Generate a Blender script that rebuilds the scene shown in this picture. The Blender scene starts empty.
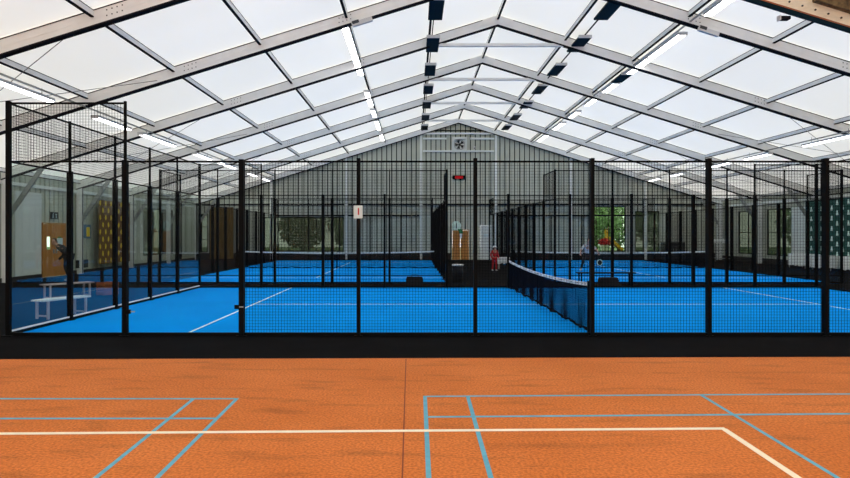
import bpy, math, random
from mathutils import Vector, Matrix

random.seed(7)
S = bpy.context.scene
COL = S.collection

# ------------------------------------------------------------ camera, sky, exposure
CAMZ = 1.744
cd = bpy.data.cameras.new('camera'); cam = bpy.data.objects.new('camera', cd); COL.objects.link(cam)
cam.location = (0, 0, CAMZ); cam.rotation_euler = (math.pi/2, 0, 0)
cd.sensor_width = 36; cd.lens = 655/850*36; cd.shift_x = 11/850; cd.shift_y = -5/850
cd.clip_end = 400
S.camera = cam
W = bpy.data.worlds.new('overcast_sky'); S.world = W; W.use_nodes = True
wt = W.node_tree; bg = wt.nodes['Background']
bg.inputs[0].default_value = (1.0, 0.98, 0.89, 1); bg.inputs[1].default_value = 3.0
S.view_settings.view_transform = 'Standard'; S.view_settings.look = 'None'
S.view_settings.exposure = 0.2; S.view_settings.gamma = 1.0
MEMBRANE_T = 0.212     # share of daylight the roof cloth lets through

# ------------------------------------------------------------ materials
def newmat(name):
    m = bpy.data.materials.new(name); m.use_nodes = True
    nt = m.node_tree; nt.nodes.clear()
    out = nt.nodes.new('ShaderNodeOutputMaterial')
    return m, nt, out

def pbr(name, col, rough=0.6, metal=0.0, var=0.0, scale=4.0, spec=0.5, bump=0.0, bscale=60.0, emit=None, es=0.0, stretch=None):
    m, nt, out = newmat(name)
    p = nt.nodes.new('ShaderNodeBsdfPrincipled'); nt.links.new(p.outputs[0], out.inputs[0])
    p.inputs['Base Color'].default_value = (*col, 1); p.inputs['Roughness'].default_value = rough
    p.inputs['Metallic'].default_value = metal; p.inputs['Specular IOR Level'].default_value = spec
    tc = nt.nodes.new('ShaderNodeTexCoord')
    src = tc.outputs['Object']
    if stretch:
        mp = nt.nodes.new('ShaderNodeMapping'); mp.inputs['Scale'].default_value = stretch
        nt.links.new(src, mp.inputs[0]); src = mp.outputs[0]
    if var > 0:
        n = nt.nodes.new('ShaderNodeTexNoise'); n.inputs['Scale'].default_value = scale; n.inputs['Detail'].default_value = 6
        r = nt.nodes.new('ShaderNodeValToRGB')
        r.color_ramp.elements[0].position = 0.3; r.color_ramp.elements[1].position = 0.7
        r.color_ramp.elements[0].color = (*[c*(1-var) for c in col], 1)
        r.color_ramp.elements[1].color = (*[min(1, c*(1+var)) for c in col], 1)
        nt.links.new(src, n.inputs['Vector']); nt.links.new(n.outputs['Fac'], r.inputs[0]); nt.links.new(r.outputs[0], p.inputs['Base Color'])
    if bump > 0:
        n2 = nt.nodes.new('ShaderNodeTexNoise'); n2.inputs['Scale'].default_value = bscale; n2.inputs['Detail'].default_value = 3
        b = nt.nodes.new('ShaderNodeBump'); b.inputs['Strength'].default_value = bump; b.inputs['Distance'].default_value = 0.01
        nt.links.new(src, n2.inputs['Vector']); nt.links.new(n2.outputs['Fac'], b.inputs['Height']); nt.links.new(b.outputs[0], p.inputs['Normal'])
    if emit:
        p.inputs['Emission Color'].default_value = (*emit, 1); p.inputs['Emission Strength'].default_value = es
    return m

def glass_mat(name, tint, boost=1.8):
    m, nt, out = newmat(name)
    tr = nt.nodes.new('ShaderNodeBsdfTransparent'); tr.inputs[0].default_value = (*tint, 1)
    gl = nt.nodes.new('ShaderNodeBsdfGlossy'); gl.inputs['Roughness'].default_value = 0.015
    fr = nt.nodes.new('ShaderNodeFresnel'); fr.inputs[0].default_value = 1.5
    ge = nt.nodes.new('ShaderNodeNewGeometry')
    a = nt.nodes.new('ShaderNodeMath'); a.operation = 'SUBTRACT'; a.inputs[0].default_value = boost
    b = nt.nodes.new('ShaderNodeMath'); b.operation = 'MULTIPLY'; b.inputs[1].default_value = boost
    c = nt.nodes.new('ShaderNodeMath'); c.operation = 'MULTIPLY'; c.use_clamp = True
    nt.links.new(ge.outputs['Backfacing'], b.inputs[0]); nt.links.new(b.outputs[0], a.inputs[1])
    nt.links.new(fr.outputs[0], c.inputs[0]); nt.links.new(a.outputs[0], c.inputs[1])
    mx = nt.nodes.new('ShaderNodeMixShader')
    nt.links.new(c.outputs[0], mx.inputs[0]); nt.links.new(tr.outputs[0], mx.inputs[1]); nt.links.new(gl.outputs[0], mx.inputs[2])
    nt.links.new(mx.outputs[0], out.inputs[0])
    return m

def film_mat():
    m, nt, out = newmat('cloudy_window_film')
    tr = nt.nodes.new('ShaderNodeBsdfTransparent'); tr.inputs[0].default_value = (.50, .54, .48, 1)
    tl = nt.nodes.new('ShaderNodeBsdfTranslucent'); tl.inputs[0].default_value = (.06, .064, .056, 1)
    mx = nt.nodes.new('ShaderNodeMixShader'); mx.inputs[0].default_value = .55
    nt.links.new(tr.outputs[0], mx.inputs[1]); nt.links.new(tl.outputs[0], mx.inputs[2]); nt.links.new(mx.outputs[0], out.inputs[0])
    return m

def membrane_mat():
    m, nt, out = newmat('roof_cloth')
    t = nt.nodes.new('ShaderNodeBsdfTranslucent'); d = nt.nodes.new('ShaderNodeBsdfDiffuse')
    tc = nt.nodes.new('ShaderNodeTexCoord'); n = nt.nodes.new('ShaderNodeTexNoise'); n.inputs['Scale'].default_value = 0.22; n.inputs['Detail'].default_value = 4
    r = nt.nodes.new('ShaderNodeValToRGB'); v = MEMBRANE_T
    r.color_ramp.elements[0].position = .3; r.color_ramp.elements[1].position = .7
    r.color_ramp.elements[0].color = (v*.96, v*.955, v*.955, 1); r.color_ramp.elements[1].color = (v*1.04, v*1.03, v*1.03, 1)
    nt.links.new(tc.outputs['Object'], n.inputs['Vector']); nt.links.new(n.outputs['Fac'], r.inputs[0]); nt.links.new(r.outputs[0], t.inputs[0])
    d.inputs[0].default_value = (.68, .68, .67, 1)
    a = nt.nodes.new('ShaderNodeAddShader'); nt.links.new(t.outputs[0], a.inputs[0]); nt.links.new(d.outputs[0], a.inputs[1])
    nt.links.new(a.outputs[0], out.inputs[0])
    return m

def emit_mat(name, col, s):
    m, nt, out = newmat(name)
    e = nt.nodes.new('ShaderNodeEmission'); e.inputs[0].default_value = (*col, 1); e.inputs[1].default_value = s
    nt.links.new(e.outputs[0], out.inputs[0]); return m

M = dict(
    black=pbr('black_powder_coat', (.004, .0042, .0046), .6, spec=.06),
    wire=pbr('black_wire', (.004, .004, .0045), .7, spec=.04),
    mat=pbr('black_rubber_floor', (.0048, .0048, .0056), .9, var=.25, scale=1.5, spec=.03),
    blue=pbr('blue_court_turf', (.001, .325, .95), .95, var=.06, scale=.5, spec=.02, bump=.15, bscale=120),
    white=pbr('white_line_paint', (.72, .95, .95), .8, spec=.1),
    cream=pbr('cream_line_paint', (.95, .86, .66), .7, var=.05, scale=8),
    lblue=pbr('light_blue_line_paint', (.11, .40, .56), .7, var=.12, scale=10),
    seam=pbr('floor_seam', (.22, .05, .015), .9),
    alu=pbr('brushed_aluminium_profile', (.86, .86, .84), .6, 0, var=.04, scale=3, spec=.2),
    dark_shade=pbr('dark_trim_and_edge_shade', (.012, .012, .016), .8, spec=.03),  # dark trim; on rafters and purlins it paints in edge shade
    clad=pbr('grey_green_cladding', (.53, .545, .455), .7, var=.06, scale=1.2, spec=.1),
    cladgap=pbr('cladding_joint', (.025, .03, .028), .8, spec=.05),
    pale=pbr('pale_grey_panel', (.70, .73, .70), .5, var=.04, scale=1.5),
    col=pbr('pale_column_paint', (.84, .86, .82), .5),
    skirt=pbr('dark_brown_skirting', (.018, .014, .012), .8, var=.3, scale=2),
    roofedge=pbr('pale_girt', (.80, .83, .78), .5),
    wood=pbr('orange_oak_door', (.52, .21, .04), .45, var=.18, scale=3, stretch=(8, 8, .6)),
    dwood=pbr('beige_timber', (.80, .72, .56), .6, var=.15, scale=3, stretch=(1, 3, 3)),
    rust=pbr('brown_rough_timber', (.13, .085, .035), .9, var=.6, scale=9),
    bolt=pbr('dark_steel_bolt', (.03, .028, .025), .5, .6),
    panel=pbr('dark_petrol_panel', (.003, .016, .026), .6, spec=.06),
    lhouse=pbr('white_lamp_housing', (.6, .6, .6), .5),
    tube=emit_mat('lamp_diffuser', (1, 1, 1), 7.0),
    net=pbr('net_cord', (.004, .006, .012), .9, spec=.03),
    band=pbr('white_net_band', (.85, .88, .86), .7, var=.10, scale=14),
    dark=pbr('dark_marks', (.05, .055, .06), .8),
    green=pbr('dark_green_banner', (.001, .062, .048), .7, var=.15, scale=2),
    gmark=pbr('mint_marks', (.75, .90, .82), .7),
    brown=pbr('brown_banner', (.16, .07, .012), .7, var=.2, scale=2),
    ymark=pbr('yellow_marks', (.90, .62, .03), .7),
    curtain=pbr('golden_brown_curtain', (.17, .10, .022), .8, var=.4, scale=3, stretch=(3, 3, .5)),
    cloth=pbr('white_cloth', (.86, .86, .84), .85),
    pink=pbr('pinkish_grey_slats', (.50, .40, .40), .6),
    orange=pbr('brown_orange_crate', (.30, .08, .02), .6),
    yellow=pbr('yellow_plastic', (.70, .38, .01), .5),
    red=pbr('red_cloth', (.50, .008, .012), .8),
    redled=emit_mat('red_led_digits', (1, .02, .03), .75),
    skin=pbr('skin', (.55, .30, .21), .55),
    darkcl=pbr('dark_clothing', (.012, .012, .016), .85),
    whitecl=pbr('white_clothing', (.60, .60, .60), .85),
    hair=pbr('brown_hair', (.06, .035, .018), .7),
    sign=pbr('white_sign', (.66, .78, .80), .6, spec=.1),
    signred=pbr('red_print', (.45, .01, .02), .6),
    mint=pbr('pale_mint_sign', (.70, .90, .78), .5),
    leafprint=pbr('green_print', (.03, .22, .08), .6),
    blueprint=pbr('faded_blue_print', (.10, .20, .30), .6),
    grass=pbr('grass_ground', (.07, .13, .03), .9, var=.35, scale=1.5),
    leaf=pbr('green_leaves', (.17, .31, .10), .7, var=.4, scale=2),
    leafb=pbr('olive_leaves', (.19, .20, .05), .7, var=.4, scale=2),
    bark=pbr('bark', (.08, .055, .035), .9, var=.3, scale=6),
    steel=pbr('galvanised_steel', (.35, .36, .36), .4, .7),
    cable=pbr('grey_cable', (.10, .10, .10), .5),
    fan=pbr('dark_fan_metal', (.03, .035, .035), .5, .3),
    leather=pbr('dark_cabinet', (.03, .032, .032), .5),
    glass=glass_mat('court_glass', (.92, .97, .95), 2.3), clearglass=glass_mat('low_reflective_glass', (.97, .985, .99), .12),
    pane=glass_mat('window_pane', (.70, .76, .70), 1.2),
    cloth_roof=membrane_mat(), film=film_mat(),
)

# orange sports floor: fine grain, broad wear, scuffs
def orange_mat():
    m, nt, out = newmat('orange_sports_floor')
    p = nt.nodes.new('ShaderNodeBsdfPrincipled'); nt.links.new(p.outputs[0], out.inputs[0])
    p.inputs['Roughness'].default_value = .8; p.inputs['Specular IOR Level'].default_value = .2
    tc = nt.nodes.new('ShaderNodeTexCoord')
    def noise(s, det, stretch=(1, 1, 1)):
        mp = nt.nodes.new('ShaderNodeMapping'); mp.inputs['Scale'].default_value = stretch
        n = nt.nodes.new('ShaderNodeTexNoise'); n.inputs['Scale'].default_value = s; n.inputs['Detail'].default_value = det
        nt.links.new(tc.outputs['Object'], mp.inputs[0]); nt.links.new(mp.outputs[0], n.inputs['Vector']); return n.outputs['Fac']
    def ramp(f, p0, c0, p1, c1):
        r = nt.nodes.new('ShaderNodeValToRGB'); r.color_ramp.elements[0].position = p0; r.color_ramp.elements[1].position = p1
        r.color_ramp.elements[0].color = (*c0, 1); r.color_ramp.elements[1].color = (*c1, 1); nt.links.new(f, r.inputs[0]); return r.outputs[0]
    def mul(a, b):
        x = nt.nodes.new('ShaderNodeMix'); x.data_type = 'RGBA'; x.blend_type = 'MULTIPLY'; x.inputs[0].default_value = 1
        nt.links.new(a, x.inputs[6]); nt.links.new(b, x.inputs[7]); return x.outputs[2]
    base = ramp(noise(.7, 5), .35, (.61, .180, .034), .65, (.69, .215, .048))
    grain = ramp(noise(42, 3), .32, (.68, .62, .60), .62, (1.12, 1.12, 1.12))
    scuff = ramp(noise(1.3, 6, (1, 3.5, 1)), .28, (.70, .72, .74), .46, (1, 1, 1))
    c = mul(mul(base, grain), scuff)
    nt.links.new(c, p.inputs['Base Color'])
    b = nt.nodes.new('ShaderNodeBump'); b.inputs['Strength'].default_value = .25; b.inputs['Distance'].default_value = .01
    nt.links.new(noise(90, 2), b.inputs['Height']); nt.links.new(b.outputs[0], p.inputs['Normal'])
    return m
M['orange_floor'] = orange_mat()

# ------------------------------------------------------------ mesh helpers
class MB:
    def __init__(s): s.v = []; s.f = []; s.m = []; s.mats = []
    def mi(s, mat):
        if mat is None: return 0
        if mat not in s.mats: s.mats.append(mat)
        return s.mats.index(mat)
    def add(s, vs, fs, mat=None):
        o = len(s.v); s.v += [tuple(v) for v in vs]; s.f += [tuple(i+o for i in f) for f in fs]; s.m += [s.mi(mat)]*len(fs); return s
    def box(s, x0, x1, y0, y1, z0, z1, mat=None):
        vs = [(x, y, z) for z in (z0, z1) for y in (y0, y1) for x in (x0, x1)]
        return s.add(vs, [(0, 2, 3, 1), (4, 5, 7, 6), (0, 1, 5, 4), (2, 6, 7, 3), (0, 4, 6, 2), (1, 3, 7, 5)], mat)
    def prism(s, poly, y0, y1, mat=None, axis='y'):
        n = len(poly)
        if axis == 'y': P = lambda a, b, t: (a, t, b)
        elif axis == 'x': P = lambda a, b, t: (t, a, b)
        else: P = lambda a, b, t: (a, b, t)
        vs = [P(a, b, y0) for a, b in poly]+[P(a, b, y1) for a, b in poly]
        fs = [tuple(range(n)), tuple(range(2*n-1, n-1, -1))]+[(i, i+n, (i+1) % n+n, (i+1) % n) for i in range(n)]
        return s.add(vs, fs, mat)
    def beam(s, a, b, w, h, mat=None, up=(0, 0, 1)):
        a = Vector(a); b = Vector(b); d = (b-a).normalized(); u = Vector(up)
        if abs(d.dot(u)) > .98: u = Vector((0, 1, 0))
        r = d.cross(u).normalized(); u = r.cross(d)
        vs = [p+r*(i*w/2)+u*(j*h/2) for p in (a, b) for j in (-1, 1) for i in (-1, 1)]
        return s.add(vs, [(0, 2, 3, 1), (4, 5, 7, 6), (0, 1, 5, 4), (2, 6, 7, 3), (0, 4, 6, 2), (1, 3, 7, 5)], mat)
    def tube(s, pts, rad, n=8, mat=None, cap=True):
        pts = [Vector(p) for p in pts]
        if not hasattr(rad, '__len__'): rad = [rad]*len(pts)
        vs = []; fs = []; pr = None
        for i, p in enumerate(pts):
            d = (pts[min(i+1, len(pts)-1)]-pts[max(i-1, 0)]).normalized()
            if pr is None:
                r = d.cross(Vector((0, 0, 1)) if abs(d.z) < .9 else Vector((1, 0, 0))).normalized()
            else: r = (pr-d*pr.dot(d)).normalized()
            pr = r; u = r.cross(d)
            for k in range(n):
                t = 2*math.pi*k/n; vs.append(p+(r*math.cos(t)+u*math.sin(t))*rad[i])
        for i in range(len(pts)-1):
            for k in range(n):
                fs.append((i*n+k, i*n+(k+1) % n, (i+1)*n+(k+1) % n, (i+1)*n+k))
        if cap: fs += [tuple(range(n))[::-1], tuple((len(pts)-1)*n+k for k in range(n))]
        return s.add(vs, fs, mat)
    def lathe(s, prof, c=(0, 0, 0), n=20, mat=None):
        vs = []; fs = []
        for r, z in prof:
            for k in range(n):
                t = 2*math.pi*k/n; vs.append((c[0]+r*math.cos(t), c[1]+r*math.sin(t), c[2]+z))
        for i in range(len(prof)-1):
            for k in range(n):
                fs.append((i*n+k, i*n+(k+1) % n, (i+1)*n+(k+1) % n, (i+1)*n+k))
        return s.add(vs, fs, mat)
    def ball(s, c, r, n=12, mat=None):
        prof = [(max(1e-4, math.sin(math.pi*i/n)), -math.cos(math.pi*i/n)) for i in range(n+1)]
        if not hasattr(r, '__len__'): r = (r, r, r)
        vs = []; fs = []; m = n+4
        for a, z in prof:
            for k in range(m):
                t = 2*math.pi*k/m; vs.append((c[0]+a*r[0]*math.cos(t), c[1]+a*r[1]*math.sin(t), c[2]+z*r[2]))
        for i in range(n):
            for k in range(m): fs.append((i*m+k, i*m+(k+1) % m, (i+1)*m+(k+1) % m, (i+1)*m+k))
        return s.add(vs, fs, mat)
    def mesh(s, name, mat=None):
        me = bpy.data.meshes.new(name); me.from_pydata(s.v, [], s.f)
        if s.mats and not (len(s.mats) == 1 and s.mats[0] is None):
            for m_ in s.mats: me.materials.append(M[m_] if isinstance(m_, str) else (m_ or mat))
            me.polygons.foreach_set('material_index', s.m)
        elif mat: me.materials.append(mat)
        me.update(); return me

def obj(name, me, parent=None, mat=None, loc=None, rot=None, smooth=False):
    if isinstance(me, MB): me = me.mesh(name, M[mat] if isinstance(mat, str) else mat)
    o = bpy.data.objects.new(name, me); COL.objects.link(o)
    if parent: o.parent = parent
    if loc: o.location = loc
    if rot: o.rotation_euler = rot
    if smooth:
        for p in me.polygons: p.use_smooth = True
    return o
def tag(o, label=None, cat=None, group=None, kind=None):
    if label: o['label'] = label
    if cat: o['category'] = cat
    if group: o['group'] = group
    if kind: o['kind'] = kind
    return o
def empty(name, loc=(0, 0, 0), rz=0, label=None, cat=None, group=None, kind=None):
    o = bpy.data.objects.new(name, None); COL.objects.link(o); o.location = loc; o.rotation_euler = (0, 0, rz)
    o.empty_display_size = .2
    return tag(o, label, cat, group, kind)
def copy_tree(o, parent=None):
    c = o.copy(); COL.objects.link(c); c.parent = parent
    for ch in list(o.children): copy_tree(ch, c)
    return c
def text_mesh(txt, size, depth=.003, align='CENTER'):
    cu = bpy.data.curves.new('lettering', 'FONT'); cu.body = txt; cu.offset = size*.02; cu.size = size; cu.extrude = depth; cu.align_x = align; cu.align_y = 'CENTER'
    o = bpy.data.objects.new('lettering', cu); COL.objects.link(o)
    dg = bpy.context.evaluated_depsgraph_get(); me = bpy.data.meshes.new_from_object(o.evaluated_get(dg))
    bpy.data.objects.remove(o); return me

# ------------------------------------------------------------ the hall
RX, HW, SL = 3.0, 17.8, .311                 # ridge, half width, slope
APEX = CAMZ+7.85
XL, XR = RX-HW, RX+HW
YG = 44.3
FR = [44.15, 39.1, 33.9, 28.7, 23.5, 18.7, 14.0, 9.2, 4.4, -.4]
def rz(x): return APEX-SL*abs(x-RX)           # roof cloth height
EAVE = rz(XL)
def struct(name, mb, mat=None, **k):
    o = obj(name, mb, mat=mat, **k); o['kind'] = 'structure'; return o

struct('floor', MB().box(XL, XR, -8, YG+.2, -.12, -.004), 'mat')
# orange floor, front edge very slightly skew to the courts
mb = MB(); mb.prism([(-14.7, -8), (20.7, -8), (20.7, 9.52), (-14.7, 8.98)], -.003, 0, axis='z')
struct('orange_floor', mb, 'orange_floor')
def gp(x, y):
    Y = 1142.3/(y-234.); return Vector(((x-414.)*Y/655., Y, 0))
def stripe(mb, a, b, w, mat, z=.0015):
    d = (b-a).normalized(); r = Vector((-d.y, d.x, 0))*w/2
    mb.add([a-r+Vector((0, 0, z)), b-r+Vector((0, 0, z)), b+r+Vector((0, 0, z)), a+r+Vector((0, 0, z))], [(0, 1, 2, 3)], mat)
V = lambda x, y: Vector((x, y, 0))
# floor positions in metres, read off the plane of the floor
lm = MB()
for a, b in [(V(-4.60, 6.93), V(-1.865, 6.93)), (V(-4.11, 6.185), V(-1.88, 6.19)), (V(.118, 7.03), V(4.95, 7.14)), (V(.134, 6.24), V(4.43, 6.355))]:
    stripe(lm, a, b, .055, 'lblue')
for a, b in [(gp(194.2, 398.4), gp(43.7, 520)), (gp(237.3, 398.4), gp(114.5, 520)), (gp(425, 396), gp(430.6, 520)), (gp(467.7, 396.4), gp(502.8, 520)), (gp(700.5, 394.8), gp(907, 520))]:
    stripe(lm, a, b, .04, 'lblue', .002)
stripe(lm, V(-3.75, 5.71), V(2.79, 5.865), .068, 'cream', .003)
stripe(lm, gp(723.5, 429), gp(861, 520), .06, 'cream', .0032)
for a, b in [(gp(406, 359), gp(401, 520))]: stripe(lm, a, b, .012, 'seam', .001)
struct('orange_floor_lines', lm)

# cloth roof
mb = MB()
ys = [-8]+sorted(FR)[:-1]+[YG+.15]
for i in range(len(ys)-1):
    for sgn in (-1, 1):
        xs = [RX+sgn*HW*k/8 for k in range(9)]
        for k in range(8):
            a, b = xs[k], xs[k+1]; y0, y1 = ys[i], ys[i+1]
            t = .0
            mb.add([(a, y0, rz(a)), (b, y0, rz(b)), (b, y1, rz(b)), (a, y1, rz(a))], [(0, 1, 2, 3)])
struct('ceiling', mb, 'cloth_roof')

# clad walls: vertical pans with recessed joints, cut around openings
def clad(name, axis, pos, out, u0, u1, top, openings, step=.333):
    """out: +1/-1 direction away from the room; openings (u0,u1,z0,z1)."""
    mb = MB(); cuts = {round(u0, 4), round(u1, 4)}
    n = int((u1-u0)/step)
    edges = [u0+i*step for i in range(n+1)]+[u1]
    segs = []
    for i in range(len(edges)-1):
        a, b = edges[i], edges[i+1]
        segs.append((a, min(b, a+step-.065), 0)); segs.append((min(b, a+step-.065), b, 1))
    fine = []
    for a, b, k in segs:
        pts = sorted({a, b}|{o[j] for o in openings for j in (0, 1) if a < o[j] < b})
        for p, q in zip(pts[:-1], pts[1:]):
            if q-p > 1e-4: fine.append((p, q, k))
    for a, b, k in fine:
        mid = (a+b)/2; zs = [(0., None)]
        ops = sorted([(o[2], o[3]) for o in openings if o[0]-1e-4 <= mid <= o[1]+1e-4])
        iv = []; z = 0.
        for o0, o1 in ops:
            if o0 > z: iv.append((z, o0))
            z = o1
        iv.append((z, None))
        p0 = pos+out*(.05 if k else 0); p1 = pos+out*.10
        for z0, z1 in iv:
            za = z1 if z1 is not None else top(a); zb = z1 if z1 is not None else top(b)
            poly = [(a, z0), (b, z0), (b, zb), (a, za)]
            if axis == 'x': mb.prism(poly, min(p0, p1), max(p0, p1), 'cladgap' if k else 'clad', axis='y')
            else: mb.prism(poly, min(p0, p1), max(p0, p1), 'cladgap' if k else 'clad', axis='x')
    return struct(name, mb)
g = YG
WG = [(-10.35, -4.75, .55, 2.9), (12.1, 14.3, .55, 3.6), (14.95, 16.6, .55, 3.3), (-14.4, -13.95, .5, 3.1), (DG0 := 2.56, DG1 := 3.72, 0, 2.05), (4.42, 5.28, 0, 2.35)]
clad('wall_back', 'x', YG, 1, XL, XR, lambda x: rz(x)-.03, WG)
WL = [(26.0, 27.75, 0, 2.2), (35.8, 40.2, .55, 3.2)]
clad('wall_left', 'y', XL, -1, -8.0, YG, lambda y: EAVE-.02, WL)
WR = [(30.2, 31.6, .5, 3.0), (36.0, 38.6, .5, 3.2), (39.6, 42.0, .5, 3.2)]
clad('wall_right', 'y', XR, 1, -8.0, YG, lambda y: EAVE-.02, WR)
struct('baseboard_back', MB().box(XL+.05, 2.5, g-.06, g-.005, 0, .46).box(5.35, XR-.05, g-.06, g-.005, 0, .46), 'skirt')
struct('baseboard_left', MB().box(XL+.005, XL+.06, 4, 25.95, 0, .16).box(XL+.005, XL+.06, 27.8, YG-.07, 0, .16), 'skirt')
struct('baseboard_right', MB().box(XR-.06, XR-.005, 4, 33.89, 0, .62).box(XR-.06, XR-.005, 33.89, YG-.07, 0, .3), 'skirt')
struct('wall_front', MB().prism([(XL, 0), (XR, 0), (XR, EAVE-.3), (XL, EAVE-.3)], -8.02, -8.0, axis='y'), 'cloth_roof')  # unseen cloth wall, kept low so sky above it fills the beam fronts
# windows
def window(n, axis, pos, out, u0, u1, z0, z1, nu, nz, pm='film'):
    e = empty('window_%d' % n, kind='structure')
    f = MB(); t = .05
    def B(a, b, c, d, p0=.0, p1=.09):
        y0, y1 = sorted((pos+out*p0, pos+out*p1))
        if axis == 'x': f.box(a, b, y0, y1, c, d)
        else: f.box(y0, y1, a, b, c, d)
    B(u0, u1, z0, z0+t); B(u0, u1, z1-t, z1); B(u0, u0+t, z0+t, z1-t); B(u1-t, u1, z0+t, z1-t)
    for i in range(1, nu):
        u = u0+(u1-u0)*i/nu; B(u-.02, u+.02, z0+t, z1-t, .02, .07)
    for j in range(1, nz):
        z = z0+(z1-z0)*j/nz; B(u0+t, u1-t, z-.02, z+.02, .02, .07)
    obj('window_frame', f, e, 'black')
    p = MB(); y0, y1 = sorted((pos+out*.042, pos+out*.05))
    if axis == 'x': p.box(u0+t, u1-t, y0, y1, z0+t, z1-t)
    else: p.box(y0, y1, u0+t, u1-t, z0+t, z1-t)
    obj('pane', p, e, pm)
window(1, 'y', XL, -1, 35.8, 40.2, .55, 3.2, 3, 2)
window(2, 'x', YG, 1, -14.4, -13.95, .5, 3.1, 1, 3)
window(3, 'x', YG, 1, -10.35, -4.75, .55, 2.9, 3, 1)
window(4, 'x', YG, 1, 12.1, 14.3, .55, 3.6, 2, 2, 'pane')
window(5, 'x', YG, 1, 14.95, 16.6, .55, 3.3, 1, 2)
window(6, 'y', XR, 1, 30.2, 31.6, .5, 3.0, 1, 2)
window(7, 'y', XR, 1, 36.0, 38.6, .5, 3.2, 2, 2)
window(8, 'y', XR, 1, 39.6, 42.0, .5, 3.2, 2, 2)
# girts and columns of the gable
tn = 1
def trim(mb, mat):
    global tn
    o = struct('trim_%d' % tn, mb, mat); tn += 1; return o
for k, x in enumerate([-14.5, -9.62, -4.57, .48, 5.53, 10.58, 15.63, 20.5]):
    trim(MB().box(x-.07, x+.07, g-.16, g-.001, 0, rz(x)-.32), 'col')
def girt(x0, x1, z, h=.09): return MB().box(x0, x1, g-.10, g-.003, z-h/2, z+h/2)
trim(girt(.6, 5.42, CAMZ+5.6, .10), 'roofedge'); trim(girt(.6, 2.2, CAMZ+6.45, .12), 'roofedge'); trim(girt(3.8, 5.42, CAMZ+6.45, .12), 'roofedge')
trim(girt(.6, 5.42, CAMZ+6.98, .06), 'cladgap')
for x0, x1 in [(-14.3, -9.75), (-9.5, -4.7), (-4.45, .36), (.6, 5.42), (5.65, 10.45), (10.7, 15.5), (15.75, 20.3)]:
    trim(girt(x0, x1, 3.72, .10), 'dark_shade')
for x0, x1 in [(-9.5, -4.7), (-4.45, .36), (5.65, 10.45), (10.7, 15.5)]: trim(girt(x0, x1, 2.98, .08), 'dark_shade')
trim(MB().box(XL+.005, XL+.10, 5, 43.6, EAVE-.52, EAVE-.40), 'col'); trim(MB().box(XR-.10, XR-.005, 5, 43.6, EAVE-.52, EAVE-.40), 'col')
# pale smooth wall panels at both sides
trim(MB().box(XL+.005, XL+.07, 24.2, 25.9, .17, 3.35), 'pale')
trim(MB().box(XR-.07, XR-.005, 33.9, 36.0, .31, 3.2), 'pale')

# doors
def leaf(parent, axis, pos, inn, u0, u1, z1, handle_side, glazed=True):
    def B(m, a, b, p0, p1, c, d, mat=None):
        y0, y1 = sorted((pos+inn*p0, pos+inn*p1))
        return m.box(a, b, y0, y1, c, d, mat) if axis == 'x' else m.box(y0, y1, a, b, c, d, mat)
    m = MB(); w = u1-u0; v0, v1 = u0+w*.32, u0+w*.68; a, b = z1*.52, z1*.76
    B(m, u0, v0, .01, .05, 0.01, z1); B(m, v1, u1, .01, .05, .01, z1); B(m, v0, v1, .01, .05, .01, a); B(m, v0, v1, .01, .05, b, z1)
    if not glazed: m = B(MB(), u0, u1, .01, .05, .01, z1)
    d = obj('door_leaf', m, parent, 'wood')
    if glazed: obj('vision_pane', B(MB(), v0, v1, .025, .035, a, b), d, 'pane')
    u = u1-.08 if handle_side > 0 else u0+.08
    obj('handle', B(MB(), u-.02, u+.02, .05, .10, .95, 1.12), d, 'steel')
d1 = empty('door_1', kind='structure')
leaf(d1, 'y', XL, 1, 26.05, 26.86, 2.15, 1); leaf(d1, 'y', XL, 1, 26.89, 27.70, 2.15, -1)
obj('door_frame', MB().box(XL-.05, XL+.06, 26.0, 26.04, 0, 2.2).box(XL-.05, XL+.06, 27.71, 27.75, 0, 2.2).box(XL-.05, XL+.06, 26.04, 27.71, 2.16, 2.2), d1, 'wood')
d2 = empty('door_2', kind='structure')
leaf(d2, 'x', g, -1, 2.61, 3.12, 2.0, 1, False); leaf(d2, 'x', g, -1, 3.14, 3.67, 2.0, -1, False)
obj('door_frame', MB().box(2.56, 2.60, g-.06, g+.05, 0, 2.05).box(3.68, 3.72, g-.06, g+.05, 0, 2.05).box(2.6, 3.68, g-.06, g+.05, 2.01, 2.05), d2, 'wood')
d3 = empty('door_3', kind='structure')
obj('door_leaf', MB().box(4.47, 5.23, g-.05, g-.01, .01, 2.30), d3, 'pale')
obj('door_frame', MB().box(4.42, 4.46, g-.06, g+.05, 0, 2.35).box(5.24, 5.28, g-.06, g+.05, 0, 2.35).box(4.46, 5.24, g-.06, g+.05, 2.31, 2.35), d3, 'roofedge')
obj('handle', MB().box(5.12, 5.16, g-.1, g-.05, 1.0, 1.14), d3, 'steel')

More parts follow.
